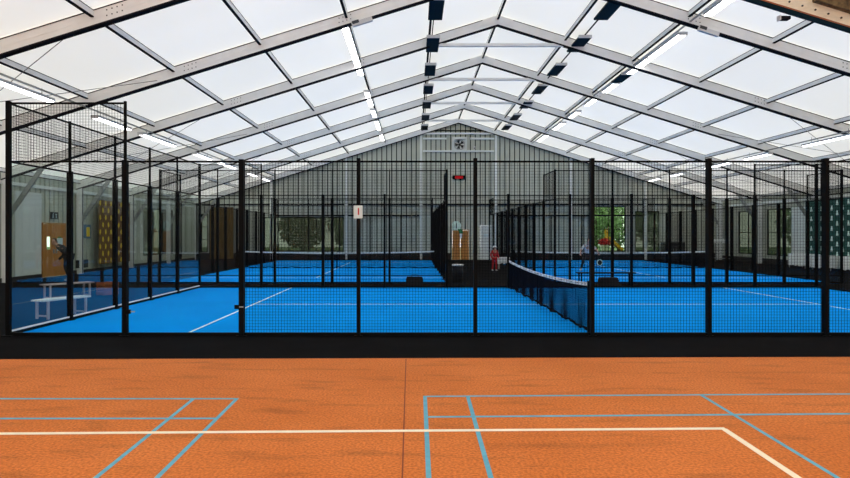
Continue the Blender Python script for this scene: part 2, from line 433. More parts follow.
# ------------------------------------------------------------ roof frames
def nth(i): return ['first', 'second', 'third', 'fourth', 'fifth', 'sixth', 'seventh', 'eighth', 'ninth', 'tenth'][i]
DT = .36
def rafter_me(sgn):
    mb = MB(); e = HW-.03
    x0, x1 = RX, RX+sgn*e
    T = rz(x0)-.015; E = rz(x1)-.015
    poly = [(x0, T-DT), (x1, E-DT), (x1, E), (x0, T)]
    if sgn < 0: poly = poly[::-1]
    mb.prism(poly, -.075, .075, 'alu')
    # dark strips painting in the shade along top and bottom edges, and a raised web
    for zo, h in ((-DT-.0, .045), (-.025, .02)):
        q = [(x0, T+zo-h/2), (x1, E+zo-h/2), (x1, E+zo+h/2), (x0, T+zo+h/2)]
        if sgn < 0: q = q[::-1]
        mb.prism(q, -.085, .085, 'dark_shade')
    q = [(x0, T-DT*.58), (x1, E-DT*.58), (x1, E-DT*.52), (x0, T-DT*.52)]
    if sgn < 0: q = q[::-1]
    mb.prism(q, -.08, .08, 'alu')
    for px in (5.0, 9.4):   # bolted splice plates
        x = RX+sgn*px
        for k in range(4):
            for j in (0, 1):
                xx = x+sgn*(k*.11-.2); z = rz(xx)-.12-j*.12
                mb.box(xx-.012, xx+.012, -.083, -.075, z-.012, z+.012, 'bolt')
    return mb.mesh('rafter')
rafL, rafR = rafter_me(-1), rafter_me(1)
colme = MB().box(-.12, .12, -.075, .075, 0, EAVE-.30, 'alu').box(-.13, .13, -.03, .03, 0, EAVE-.3, 'dark_shade').mesh('column')
plate = MB().prism([(RX-.55, APEX-.42), (RX, APEX-.30), (RX+.55, APEX-.42), (RX+.55, APEX-.20), (RX, APEX-.03), (RX-.55, APEX-.20)], -.09, .09, 'alu').mesh('ridge_plate')
tie = MB().box(RX-2.35, RX+2.35, -.05, .05, CAMZ+6.72, CAMZ+6.83, 'alu').mesh('tie_bar')
def brace_me(sgn):
    x = RX+sgn*(HW-.15)
    return MB().beam((x-sgn*.05, 0, 2.3), (x-sgn*1.35, 0, rz(x-sgn*1.35)-DT+.02), .08, .16, 'steel').mesh('knee_brace')
brL, brR = brace_me(-1), brace_me(1)
for i, y in enumerate(sorted(FR)):
    j = [k for k, v in enumerate(sorted([f for f in FR if f > 10])) if v == y]
    if j: lab = 'grey aluminium roof frame spanning the hall, %s frame ahead of the orange floor' % (nth(j[0]) if y < 44 else 'last one, against the gable wall, the seventh')
    else: lab = 'grey aluminium roof frame over the orange floor, %s from the open end' % nth(i)
    e = empty('roof_frame', (0, y, 0), 0, lab, 'roof frame', 'grey aluminium roof frames')
    obj('rafter', rafL, e); obj('rafter', rafR, e)
    obj('column', colme, e, loc=(XL+.16, 0, 0)); obj('column', colme, e, loc=(XR-.16, 0, 0))
    obj('ridge_plate', plate, e)
    obj('tie_bar', tie, e)
    obj('knee_brace', brL, e); obj('knee_brace', brR, e)
# purlins
for sgn in (-1, 0, 1):
    for k in range(1 if sgn == 0 else 1, 2 if sgn == 0 else 8):
        x = RX+sgn*((2.46 if sgn < 0 else 2.41)*k if k < 7 else HW-.2); side = 'left' if sgn < 0 else 'right'
        h = .13
        z = rz(x)-.03
        mb = MB().box(x-.032, x+.032, -2.5, 43.9, z-h, z, 'alu').box(x-.036, x+.036, -2.5, 43.9, z-h-.025, z-h, 'dark_shade').box(x-.034, x+.034, -2.5, 43.9, z-.012, z+.005, 'dark_shade')  # dark strips paint shade onto the underside and top edge
        o = obj('purlin', mb)
        lab = 'thin grey ridge purlin along the top of the roof' if sgn == 0 else 'thin grey roof purlin, %s from the ridge on the %s slope' % (nth(k-1) if k < 7 else 'the eaves one, seventh', side)
        tag(o, lab, 'purlin', 'grey roof purlins')
# bracing cables in outer bays
def cable(a, b, lab, r=.009):
    m = (Vector(a)+Vector(b))/2-Vector((0, 0, .05)); o = obj('bracing_cable', MB().tube([a, m, b], r, 5), mat='cable')
    tag(o, lab, 'cable', 'bracing cables under the roof')
for side, s_ in (('left', -1), ('right', 1)):
    for (y0, y1, w) in ((14.0, 18.7, 'first'), (23.5, 28.7, 'third'), (33.9, 39.1, 'fifth')):
        for (xa, xb, d) in ((10.2, 17.3, 'outward'), (17.3, 10.2, 'inward')):
            A = (RX+s_*xa, y0, rz(RX+s_*xa)-.28); B = (RX+s_*xb, y1, rz(RX+s_*xb)-.28)
            cable(A, B, 'thin bracing cable running %s in the %s bay of the %s roof slope' % (d, w, side))
# deep timber beam crossing the top right corner
e = empty('timber_beam', (0, 13.75, 0), 0, 'deep beige timber beam with bolts crossing the upper right corner of the roof', 'beam')
def zlow(x): return CAMZ+4.87-.308*(x-6.93)
def bm_poly(a, b, o0, o1): return [(a, zlow(a)+o0), (b, zlow(b)+o0), (b, zlow(b)+o1), (a, zlow(a)+o1)]
obj('beam_body', MB().prism(bm_poly(5.2, 18, .085, .80), -.10, .10, axis='y'), e, 'dwood')
obj('lower_edge', MB().prism(bm_poly(5.2, 18, 0, .085), -.12, -.04, axis='y'), e, 'panel')
obj('edge_strip', MB().prism(bm_poly(5.2, 18, .085, .115), -.125, -.04, axis='y'), e, 'orange')
for k in range(12):
    x = 6.2+k*.27; z = zlow(x)+.24
    obj('bolt', MB().lathe([(.001, 0), (.02, 0), (.02, .02), (.001, .025)], n=8), e, 'bolt', loc=(x, -.10, z), rot=(math.pi/2, 0, 0))
obj('rough_cap', MB().prism(bm_poly(8.3, 18, .38, .82), -.24, -.10, axis='y'), e, 'rust')
for x, w in ((6.85, .12), (18.1, .3)):
    obj('hanger', MB().box(x-w/2, x+w/2, -.08, .08, zlow(x)+.2, rz(x)-.4), e, 'alu')
e2 = obj('sensor_box', MB().box(7.66, 7.86, 13.66, 13.8, zlow(7.85)-.10, zlow(7.85)-.035, 'dark_shade').box(7.64, 7.66, 13.66, 13.8, zlow(7.85)-.12, zlow(7.85)-.01, 'lhouse'))
tag(e2, 'small dark sensor box under the timber beam in the roof corner', 'sensor')

# ------------------------------------------------------------ lamps
def strip_lamp(x, y0, y1, z, lab, grp, w=.2):
    e = empty('strip_light', (x, (y0+y1)/2, z), 0, lab, 'ceiling light', grp); h = (y1-y0)/2
    obj('lamp_housing', MB().box(-w/2-.015, w/2+.015, -h, h, .03, .10).box(-w/2-.015, w/2+.015, -h-.02, -h, -.005, .10).box(-w/2-.015, w/2+.015, h, h+.02, -.005, .10), e, 'lhouse')
    obj('diffuser', MB().prism([(-w/2, .03), (-w/2*.8, 0), (w/2*.8, 0), (w/2, .03)], -h+.005, h-.005, axis='y'), e, 'tube')
    top = rz(x)-z-.2
    for q in (-1, 1): obj('hanger_rod', MB().box(-.006, .006, -.006, .006, .10, top), e, 'cable', loc=(0, q*h*.7, 0))
def conduit(x, z, lab):
    o = obj('light_rail', MB().box(x-.02, x+.02, 12, 43.5, z, z+.04), mat='steel'); tag(o, lab, 'rail', 'rails carrying the strip lights')
rowI = [(13.6, 16.4), (18.75, 21.6), (21.75, 24.6), (27.5, 30.5), (31.6, 33.4), (34.6, 37.6), (39.0, 41.8)]
rowR = [(15.1, 17.9), (19.6, 22.2), (22.3, 24.4), (26.0, 27.6), (28.9, 30.5), (32.0, 33.6), (35.2, 37.4), (39.6, 42.2)]
rowO = [(14.6, 17.2), (19.6, 21.9), (22.9, 26.0), (28.5, 30.6), (32.0, 34.8), (37.6, 39.6), (41.2, 43)]
for i, (a, b) in enumerate(rowI): strip_lamp(-2.0, a, b, CAMZ+5.95, 'bright strip light in the row left of the ridge, %s from the front' % nth(i), 'strip lights left of the ridge')
for i, (a, b) in enumerate(rowR): strip_lamp(8.05, a, b, CAMZ+5.95, 'bright strip light in the row right of the ridge, %s from the front' % nth(i), 'strip lights right of the ridge', .24)
for i, (a, b) in enumerate(rowO): strip_lamp(-9.55, a, b, CAMZ+3.46, 'bright strip light low over the left eaves, %s from the front' % nth(i), 'strip lights along the left eaves')
for i, (a, b) in enumerate(rowO): strip_lamp(15.5, a, b, CAMZ+3.46, 'bright strip light low over the right eaves, %s from the front' % nth(i), 'strip lights along the right eaves')
conduit(-9.35, CAMZ+3.60, 'thin grey rail beside the left eaves lights'); conduit(15.3, CAMZ+3.60, 'thin grey rail beside the right eaves lights')
conduit(7.85, CAMZ+6.02, 'thin grey rail beside the strip lights right of the ridge')
# dark hanging panels
def hpanel(x, y, z, lab, grp, w=.44, l=1.75):
    e = empty('ceiling_board', (x, y, z), 0, lab, 'ceiling board', grp)
    obj('board_body', MB().box(-w/2, w/2, -l/2, l/2, 0, .06), e, 'panel')
    obj('board_rim', MB().box(-w/2-.01, w/2+.01, -l/2-.03, -l/2, -.005, .10), e, 'lhouse')
    obj('hanger_rod', MB().box(-.01, .01, -.01, .01, .06, rz(x)-z-.2), e, 'cable')
for i in range(7):
    y = 19.65+3.62*i
    hpanel(.66, y, CAMZ+6.70, 'dark flat panel hanging left of the ridge, %s from the front' % nth(i), 'dark panels left of the ridge')
    hpanel(5.85, y, CAMZ+6.70, 'dark flat panel hanging right of the ridge, %s from the front' % nth(i), 'dark panels right of the ridge', .44)
hpanel(8.0, 25.25, CAMZ+5.98, 'small dark panel between two strip lights right of the ridge', 'dark panels right of the ridge', .42, 1.3)
for x, s_, z in ((.62, 'left', CAMZ+6.79), (5.85, 'right', CAMZ+6.79)):
    tag(obj('board_rail', MB().box(x-.015, x+.015, 13, 43, z, z+.04, 'dark_shade')), 'thin black rail above the dark panels %s of the ridge' % s_, 'rail', 'black rails of the hanging panels')
def emergency(x, y, lab):
    e = empty('emergency_light', (x, y, rz(x)-DT-.16), 0, lab, 'emergency light', 'emergency lights')
    e.rotation_euler = (0, math.atan(SL)*(1 if x > RX else -1), 0)
    obj('light_body', MB().box(-.30, .30, -.05, .05, 0, .12), e, 'lhouse'); obj('light_bracket', MB().box(-.28, -.08, -.055, .055, .06, .15), e, 'dark')
emergency(-1.45, 18.55, 'small pale emergency light under the rafter left of the ridge')
emergency(8.32, 18.55, 'small pale emergency light under the rafter right of the ridge')

# ------------------------------------------------------------ courts
def court(name, x0, x1, y0, y1, lines):
    e = struct(name, MB().box(x0, x1, y0, y1, -.003, .004), 'blue')
    mb = MB()
    for a, b, c, d in lines: mb.box(a, b, c, d, .0042, .006)
    obj('court_lines', mb, e, 'white')
NX0, NX1, NY0, NY1 = -6.95, 13.05, 11.23, 21.23
court('court_floor', NX0, NX1, NY0, NY1, [(-3.995, -3.945, NY0+.05, NY1-.05), (10.005, 10.055, NY0+.05, NY1-.05), (-3.94, 10.0, 16.205, 16.255)])
RY0, RY1 = 23.1, 43.1
LX0, LX1, QX0, QX1 = -8.95, 1.16, 4.97, 15.08
for a, b in ((LX0, LX1), (QX0, QX1)):
    m_ = (a+b)/2
    court('court_floor', a, b, RY0, RY1, [(a+.05, b-.05, RY0+3, RY0+3.05), (a+.05, b-.05, RY1-3.05, RY1-3), (m_-.025, m_+.025, RY0+3.05, RY1-3.05)])

_cache = {}
def grid_me(w, h, r=.0020, step=.05):
    k = (round(w, 3), round(h, 3))
    if k in _cache: return _cache[k]
    mb = MB()
    n = int(round(w/step)); m_ = int(round(h/step))
    for i in range(1, n):
        x = w*i/n; mb.add([(x-r, -r, 0), (x+r, -r, 0), (x+r, r, 0), (x-r, r, 0), (x-r, -r, h), (x+r, -r, h), (x+r, r, h), (x-r, r, h)], [(0, 1, 5, 4), (1, 2, 6, 5), (2, 3, 7, 6), (3, 0, 4, 7)])
    for j in range(1, m_):
        z = h*j/m_; mb.add([(0, -r, z-r), (0, r, z-r), (0, r, z+r), (0, -r, z+r), (w, -r, z-r), (w, r, z-r), (w, r, z+r), (w, -r, z+r)], [(0, 1, 5, 4), (1, 2, 6, 5), (2, 3, 7, 6), (3, 0, 4, 7)])
    _cache[k] = mb.mesh('mesh_panel', M['wire']); return _cache[k]
def boxme(key, f):
    if key not in _cache: _cache[key] = f()
    return _cache[key]
def fence(origin, ang, n, L, bays, label, group, midbar=False, skip_first=False, skip_last=False, gmat='glass', lower=False):
    """bays: list of (kind, height); local x runs along the fence, posts at k*L."""
    e = empty('court_fence', origin, ang, label, 'fence', group)
    for k in range(n+1):
        if (k == 0 and skip_first) or (k == n and skip_last): continue
        adj = [bays[i] for i in (k-1, k) if 0 <= i < n]
        h = max(b[1] for b in adj); gl = any(b[0] == 'glass' for b in adj)
        if gl:
            me = boxme(('gp', h), lambda: MB().box(-.04, .04, -.05, .05, 0, 3.0).box(-.04, .04, -.05, .05, 3.0, 3.01).box(-.02, .02, -.02, .02, 3.0, h+.02).box(-.09, .09, -.08, .08, 0, .012).mesh('post', M['black']) if h > 3.1 else MB().box(-.042, .042, -.06, .06, 0, h+.02).box(-.09, .09, -.08, .08, 0, .012).mesh('post', M['black']))
            if k in (0, n) and h > 3.1:
                me = boxme(('gc', h), lambda: MB().box(-.035, .035, -.035, .035, 0, h+.02).box(-.09, .09, -.08, .08, 0, .012).mesh('post', M['black']))
        else:
            me = boxme(('mp', h), lambda: MB().box(-.03, .03, -.065, .065, 0, h+.04).box(-.07, .07, -.08, .08, 0, .012).mesh('post', M['black']))
        p = obj('post', me, e, loc=(k*L, 0, 0))
    rail = boxme(('rail', L), lambda: MB().box(.03, L-.03, -.015, .015, -.03, 0).mesh('rail', M['black']))
    base = boxme(('base', L), lambda: MB().box(.03, L-.03, -.02, .02, .0, .055).mesh('base_rail', M['black']))
    for k in range(n):
        kind, h = bays[k]
        obj('rail', rail, e, loc=(k*L, 0, h)); obj('base_rail', base, e, loc=(k*L, 0, 0))
        if h > 3.1: obj('rail', rail, e, loc=(k*L, 0, 3.0))
        if midbar: obj('rail', rail, e, loc=(k*L, 0, .30))
        if kind == 'glass':
            if lower: obj('lower_profile', boxme(('lp', L), lambda: MB().box(.045, L-.045, -.02, .02, .06, .085).mesh('lower_profile', M['alu'])), e, loc=(k*L, 0, 0))
            gm = boxme((gmat, L), lambda: MB().box(.045, L-.045, -.006, .006, .06, 2.965).mesh('glass_panel', M[gmat]))
            obj('glass_panel', gm, e, loc=(k*L, 0, 0))
            if h > 3.1:
                obj('mesh_panel', grid_me(L-.06, h-3.03), e, loc=(k*L+.03, 0, 3.0))
        else:
            obj('mesh_panel', grid_me(L-.06, h-.085), e, loc=(k*L+.03, 0, .055))
G4, G3, M3, M4 = ('glass', 4.0), ('glass', 3.0), ('mesh', 3.0), ('mesh', 4.0)
long_b = [G4, G3]+[M3]*6+[G3, G4]
P2 = math.pi/2
grp = 'black fences of the padel courts'
fence((NX0, NY0, 0), 0, 10, 2.0, long_b, 'long black mesh fence facing the orange floor, with glass at its left end', grp, gmat='clearglass')
fence((NX0, NY1, 0), 0, 10, 2.0, long_b, 'long black mesh fence on the far side of the front court', grp, gmat='clearglass')
fence((NX0, NY0, 0), P2, 5, 2.0, [G4]*5, 'tall glass and mesh end wall at the left of the front court', grp, lower=True, skip_first=True, skip_last=True)
fence((NX1, NY0, 0), P2, 5, 2.0, [G4]*5, 'tall glass and mesh end wall at the right of the front court', grp, gmat='clearglass', skip_first=True, skip_last=True)
LB = (LX1-LX0)/5
for (a, b, s_) in ((LX0, LX1, 'left'), (QX0, QX1, 'right')):
    fence((a, RY0, 0), 0, 5, LB, [G4]*5, 'tall glass end wall at the near end of the rear %s court' % s_, grp, midbar=True, gmat='clearglass')
    fence((a, RY1, 0), 0, 5, LB, [G4]*5, 'tall glass end wall at the far end of the rear %s court' % s_, grp, gmat='clearglass')
    fence((a, RY0, 0), P2, 10, 2.0, long_b, 'long black mesh fence on the left side of the rear %s court' % s_, grp, gmat='clearglass', skip_first=True, skip_last=True)
    fence((b, RY0, 0), P2, 10, 2.0, long_b, 'long black mesh fence on the right side of the rear %s court' % s_, grp, gmat='clearglass', skip_first=True, skip_last=True)

def court_net(loc, ang, L, label, marks=True):
    e = empty('court_net', loc, ang, label, 'net', 'padel court nets')
    n = 40
    def top(x): t = (x/(L/2))-1; return .80+.10*t*t
    def bot(x): return .045+.02*math.sin(x*5.3)+.012*math.sin(x*17)
    def off(x): return .012*math.sin(x*5)
    net = MB(); r = .0029
    m_ = int(L/.042)
    for i in range(m_+1):
        x = .05+(L-.1)*i/m_
        net.beam((x, off(x), bot(x)), (x, 0, top(x)-.04), 2*r, 2*r)
    for j in range(1, 19):
        for i in range(n):
            xa, xb = .05+(L-.1)*i/n, .05+(L-.1)*(i+1)/n
            f = j/19
            za = bot(xa)+(top(xa)-.04-bot(xa))*f; zb = bot(xb)+(top(xb)-.04-bot(xb))*f
            net.beam((xa, off(xa)*(1-f), za), (xb, off(xb)*(1-f), zb), 2*r, 2*r)
    obj('net_mesh', net, e, 'net')
    fold = MB(); pts = [(.05+(L-.1)*i/60, off(.05+(L-.1)*i/60), bot(.05+(L-.1)*i/60)+.012) for i in range(61)]
    fold.tube(pts, [.022+.006*math.sin(i*1.9) for i in range(61)], 8); obj('lower_hem', fold, e, 'net')
    band = MB()
    for i in range(n):
        xa, xb = .05+(L-.1)*i/n, .05+(L-.1)*(i+1)/n
        band.add([(xa, -.008, top(xa)-.062), (xb, -.008, top(xb)-.062), (xb, .008, top(xb)-.062), (xa, .008, top(xa)-.062),
                  (xa, -.008, top(xa)), (xb, -.008, top(xb)), (xb, .008, top(xb)), (xa, .008, top(xa))],
                 [(0, 1, 5, 4), (1, 2, 6, 5), (2, 3, 7, 6), (3, 0, 4, 7), (4, 5, 6, 7), (3, 2, 1, 0)], 'band')
    if marks:
        rr = random.Random(3); x = .25
        while x < L-.3:
            z = top(x)-.031
            for s_ in (-1, 1): band.box(x, x+rr.uniform(.02, .05), min(s_*.0082, s_*.0095), max(s_*.0082, s_*.0095), z-.014, z+.012, 'dark')
            x += rr.uniform(.07, .13) if rr.random() < .8 else .35
    obj('top_band', band, e)
    obj('centre_strap', MB().box(L/2-.025, L/2+.025, -.01, .01, .006, .735), e, 'net')
    for x in (.0, L):
        obj('net_post', MB().box(x-.035, x+.035, -.04, .04, .004, .93), e, 'black')
court_net((3.055, NY0+.13, 0), P2, 9.74, 'white-banded net running away across the front court')
court_net((LX0+.10, 33.1, 0), 0, LX1-LX0-.2, 'white-banded net across the rear left court', False)
court_net((QX0+.10, 33.1, 0), 0, QX1-QX0-.2, 'white-banded net across the rear right court', False)

# number card on the front fence
e = empty('number_card', (-.95, NY0-.078, 2.12), 0, 'white card with a red number 1 on a front fence post', 'sign')
obj('card', MB().box(-.075, .075, -.006, 0, -.11, .11), e, 'sign')
o = obj('numeral', text_mesh('1', .16, .001), e, loc=(.005, -.008, 0), rot=(P2, 0, 0)); o.data.materials.append(M['signred'])
# front court latch boxes / bolts on posts
def latch(x, z, lab):
    e = empty('fence_latch', (x, NY0-.05, z), 0, lab, 'latch', 'small latches on the front fence')
    obj('latch_body', MB().box(-.05, .03, -.03, 0, -.035, .035), e, 'black'); obj('latch_bolt', MB().box(.03, .10, -.02, -.005, -.01, .01), e, 'steel')
latch(NX0+2.09, .42, 'small black latch low beside the second front fence post')
latch(NX0+3.94, .50, 'small black latch low beside the third front fence post')

# ------------------------------------------------------------ things on the gable wall
e = empty('wall_fan', (3.07, g-.04, CAMZ+6.03), 0, 'square pale ventilator with dark round fan high on the gable wall', 'fan')
obj('fan_frame', MB().box(-.5, .5, -.14, 0, -.5, -.37).box(-.5, .5, -.14, 0, .37, .5).box(-.5, -.37, -.14, 0, -.37, .37).box(.37, .5, -.14, 0, -.37, .37).box(-.5, .5, -.03, 0, -.5, .5), e, 'pale')
m_ = MB(); m_.lathe([(.34, 0), (.36, .02), (.36, .06), (.34, .08)], n=28)
obj('fan_ring', m_, e, 'steel', loc=(0, -.04, 0), rot=(P2, 0, 0))
for k in range(5):
    a = k*2*math.pi/5+.3
    b = MB(); c, s_ = math.cos(a), math.sin(a); c2, s2 = math.cos(a+.75), math.sin(a+.75)
    b.add([(c*.05, -.05, s_*.05), (c*.33, -.05, s_*.33), (c2*.30, -.10, s2*.30), (c2*.05, -.08, s2*.05),
           (c*.05, -.055, s_*.05), (c*.33, -.055, s_*.33), (c2*.30, -.105, s2*.30), (c2*.05, -.085, s2*.05)],
          [(0, 1, 2, 3), (7, 6, 5, 4), (0, 4, 5, 1), (1, 5, 6, 2), (2, 6, 7, 3), (3, 7, 4, 0)])
    obj('fan_blade', b, e, 'fan')
obj('fan_hub', MB().ball((0, -.07, 0), (.07, .05, .07), 8), e, 'fan')
o = obj('alarm_speaker', MB().box(4.02, 4.14, g-.12, g-.005, CAMZ+5.72, CAMZ+5.92, 'lhouse').box(4.04, 4.12, g-.14, g-.12, CAMZ+5.75, CAMZ+5.82, 'dark')); tag(o, 'small white box beside the gable ventilator', 'speaker')
e = empty('digital_clock', (3.04, g-.005, CAMZ+3.83), 0, 'black digital clock with glowing red digits on the gable wall', 'clock')
obj('clock_case', MB().box(-.44, .44, -.09, 0, -.13, .13), e, 'black')
dg = MB()
SEG = {'0': 'abcdef', '1': 'bc', '2': 'abged', '3': 'abgcd', '8': 'abcdefg'}
for i, ch in enumerate('8888'):
    ox = -.26+i*.135
    for sname in SEG[ch]:
        x0, x1, z0, z1 = dict(a=(0, .10, .06, .08), g=(0, .10, -.01, .01), d=(0, .10, -.08, -.06), b=(.08, .10, 0, .08), c=(.08, .10, -.08, 0), f=(0, .02, 0, .08), e=(0, .02, -.08, 0))[sname]
        dg.box(ox+x0, ox+x1, -.096, -.091, z0, z1)
obj('digits', dg, e, 'redled')
obj('clock_bracket', MB().box(.02, .16, -.07, -.01, -.19, -.13), e, 'black')
# number plate over door
e = empty('door_sign', (2.86, g-.08, 2.30), 0, 'pale rounded sign with a dark 1 above the far brown door', 'sign')
pts = [(-.27, -.32), (.27, -.32), (.30, .05)]+[(.30*math.cos(t), .05+.28*math.sin(t)) for t in [math.pi*k/10 for k in range(1, 10)]]+[(-.30, .05)]
obj('plate', MB().prism(pts, -.01, .01, axis='y'), e, 'mint')
o = obj('numeral', text_mesh('1', .46, .002), e, loc=(0, -.014, -.01), rot=(P2, 0, 0)); o.data.materials.append(M['dark'])
e = empty('hanging_leaflet', (3.12, g-.12, 1.82), 0, 'green and white leaflet on the far brown door', 'leaflet')
obj('leaflet_sheet', MB().prism([(-.17, .27), (.16, .24), (.20, -.03), (-.05, -.06)], -.005, .005, axis='y'), e, 'leafprint')
obj('leaflet_tail', MB().prism([(-.05, -.06), (.14, -.06), (.12, -.36), (0, -.36)], -.004, .004, axis='y'), e, 'sign')
o = obj('door_notice', MB().box(4.72, 5.05, g-.075, g-.055, 1.56, 1.74), mat='sign'); tag(o, 'small white notice on the pale grey door', 'notice')
# golden curtain
cu = MB(); n = 60; x0, x1 = -13.75, -12.15
for i in range(n):
    a, b = x0+(x1-x0)*i/n, x0+(x1-x0)*(i+1)/n
    ya, yb = g-.2+.05*math.sin(i*.9), g-.2+.05*math.sin((i+1)*.9)
    cu.add([(a, ya, .08), (b, yb, .08), (b, yb, 3.55), (a, ya, 3.55), (a, ya+.01, .08), (b, yb+.01, .08), (b, yb+.01, 3.55), (a, ya+.01, 3.55)], [(0, 1, 2, 3), (7, 6, 5, 4), (2, 6, 7, 3), (0, 4, 5, 1)])
e = empty('curtain', (0, 0, 0), 0, 'golden brown pleated curtain at the left end of the gable wall', 'curtain')
obj('curtain_cloth', cu, e, 'curtain'); obj('curtain_rod', MB().tube([(x0-.1, g-.195, 3.56), (x1+.1, g-.195, 3.56)], .02, 8), e, 'steel')

# patterned banners on the side walls
def banner(loc, ang, w, h, label, base, mark, kind, cw, rh, off=.0):
    """local x along the wall, -y towards the room."""
    e = empty('wall_banner', loc, ang, label, 'banner')
    obj('banner_cloth', MB().box(0, w, -.03, -.015, 0, h), e, base)
    mk = MB(); j = 0; z = .14
    while z < h-.12:
        x = .12+(cw/2 if j % 2 else 0)
        while x < w-.1:
            if kind == 'oval':
                a, b = .075, .125
                p = [(x+a*math.cos(t), z+b*math.sin(t)) for t in [2*math.pi*k/10 for k in range(10)]]
                mk.prism(p, -.036, -.030, axis='y')
            else:
                mk.box(x-.07, x+.07, -.036, -.030, z-.03, z+.02); mk.box(x-.08, x-.015, -.036, -.030, z-.11, z-.03); mk.box(x+.015, x+.08, -.036, -.030, z-.11, z-.03); mk.box(x-.05, x+.05, -.036, -.030, z+.02, z+.12)
            x += cw
        z += rh; j += 1
    obj('banner_print', mk, e, mark)
    obj('banner_rail', MB().box(-.05, w+.05, -.05, -.01, h, h+.05), e, 'steel')
banner((XL+.34, 30.0, .36), P2, 3.3, 2.95, 'brown banner with rows of yellow ovals on the left wall', 'brown', 'ymark', 'oval', .54, .335)
banner((XR-.34, 34.2, .62), -P2, 7.6, 2.85, 'dark green banner with pale mint marks on the right wall', 'green', 'gmark', 'glyph', .82, .25)
# small faded poster and exit sign on the left wall
e = empty('poster', (XL+.03, 29.0, 1.55), P2, 'faded blue and yellow poster on the left wall beside the brown banner', 'poster')
obj('poster_sheet', MB().box(0, .9, -.02, -.005, 0, .62), e, 'blueprint'); obj('poster_print', MB().box(.5, .8, -.024, -.021, .08, .5), e, 'ymark')
e = empty('exit_sign', (XL+.04, 26.6, 2.36), P2, 'small exit sign with white running figures above the left brown double door', 'sign')
obj('sign_plate', MB().box(-.02, .52, -.03, 0, 0, .28), e, 'leather')
obj('sign_figures', MB().box(.10, .15, -.036, -.031, .04, .18).ball((.14, -.035, .22), (.03, .004, .03), 6).box(.34, .38, -.036, -.031, .04, .22).box(.30, .42, -.036, -.031, .17, .2), e, 'sign')
e = empty('door_notice', (XL+.055, 27.05, 1.05), P2, 'white paper notice on the left brown double door', 'notice')
obj('notice_sheet', MB().box(0, .42, -.012, -.004, 0, .52), e, 'sign')
# hand dryer/radiator by the left door
e = empty('wall_heater', (XL+.02, 28.6, .25), P2, 'dark low heater box on the left wall', 'heater')
obj('heater_body', MB().box(0, .8, -.16, 0, 0, .35), e, 'leather'); obj('heater_grille', MB().box(.05, .75, -.17, -.161, .05, .10).box(.05, .75, -.17, -.161, .16, .21).box(.05, .75, -.17, -.161, .26, .3), e, 'dark')

# ------------------------------------------------------------ furniture
def bench(loc, ang, L, d, h, label, group, top='pink', legm='pink', bar=True):
    e = empty('bench', loc, ang, label, 'bench', group)
    n = 4; w = d/n
    for i in range(n): obj('slat', MB().box(0, L, i*w+.008-d/2, (i+1)*w-.008-d/2, h-.03, h), e, top)
    for x in (.10, L-.14):
        for s_ in (-1, 1): obj('leg', MB().box(x, x+.04, s_*(d/2-.03)-.02, s_*(d/2-.03)+.02, 0, h-.03), e, legm)
        if bar: obj('foot_bar', MB().box(x+.005, x+.035, -d/2+.05, d/2-.05, .05, .08), e, legm)
bench((-7.65, 13.3, 0), math.radians(68), 1.15, .38, .40, 'white-topped bench just outside the left glass wall', 'benches left of the front court', 'cloth', 'pink')
bench((-9.75, 17.2, 0), math.radians(55), 1.3, .36, .42, 'pinkish slatted bench behind the white-topped one, left of the front court', 'benches left of the front court', 'pink', 'pink')
e = empty('crate', (-8.85, 18.55, .0), math.radians(55), 'brown orange crate beside the pinkish slatted bench', 'crate')
c = MB()
for z in (.0, .13, .26):
    c.box(-.05, .4, -.2, -.18, z+.02, z+.11).box(-.05, .4, .18, .2, z+.02, z+.11).box(-.05, -.03, -.18, .18, z+.02, z+.11).box(.38, .4, -.18, .18, z+.02, z+.11)
for x, y in ((-.03, -.18), (.36, -.18), (-.03, .16), (.36, .16)): c.box(x, x+.02, y, y+.02, 0, .38)
c.box(-.03, .38, -.18, .18, .02, .035)
obj('crate_body', c, e, 'orange')
bench((5.50, 22.15, 0), 0, 1.95, .4, .45, 'long black bench in the alley behind the front court net', None, 'black', 'black', False)
def bag(x, y, w, label):
    e = empty('sports_bag', (x, y, 0), 0, label, 'bag', 'black bags in the alley')
    p = [(-w/2, .0), (w/2, .0), (w/2, .22), (w/2-.04, .30), (-w/2+.04, .30), (-w/2, .22)]
    obj('bag_body', MB().prism(p, -.15, .15, axis='y'), e, 'darkcl')
    obj('handle', MB().tube([(-.12, 0, .30), (-.1, 0, .36), (.1, 0, .36), (.12, 0, .30)], .012, 6), e, 'darkcl')
bag(.02, 22.2, .58, 'black bag on the alley floor behind the front court, left of the bin')
bag(6.45, 21.75, .62, 'black bag standing in front of the long black bench')
e = empty('litter_bin', (1.62, 24.3, 0), 0, 'black round litter bin with a white rim in the alley', 'bin')
obj('bin_body', MB().lathe([(.001, 0), (.16, 0), (.19, .3), (.205, .60), (.19, .60), (.17, .1), (.001, .08)]), e, 'darkcl', smooth=True)
obj('bin_liner', MB().lathe([(.195, .59), (.215, .57), (.222, .60), (.20, .625), (.18, .60)]), e, 'cloth', smooth=True)
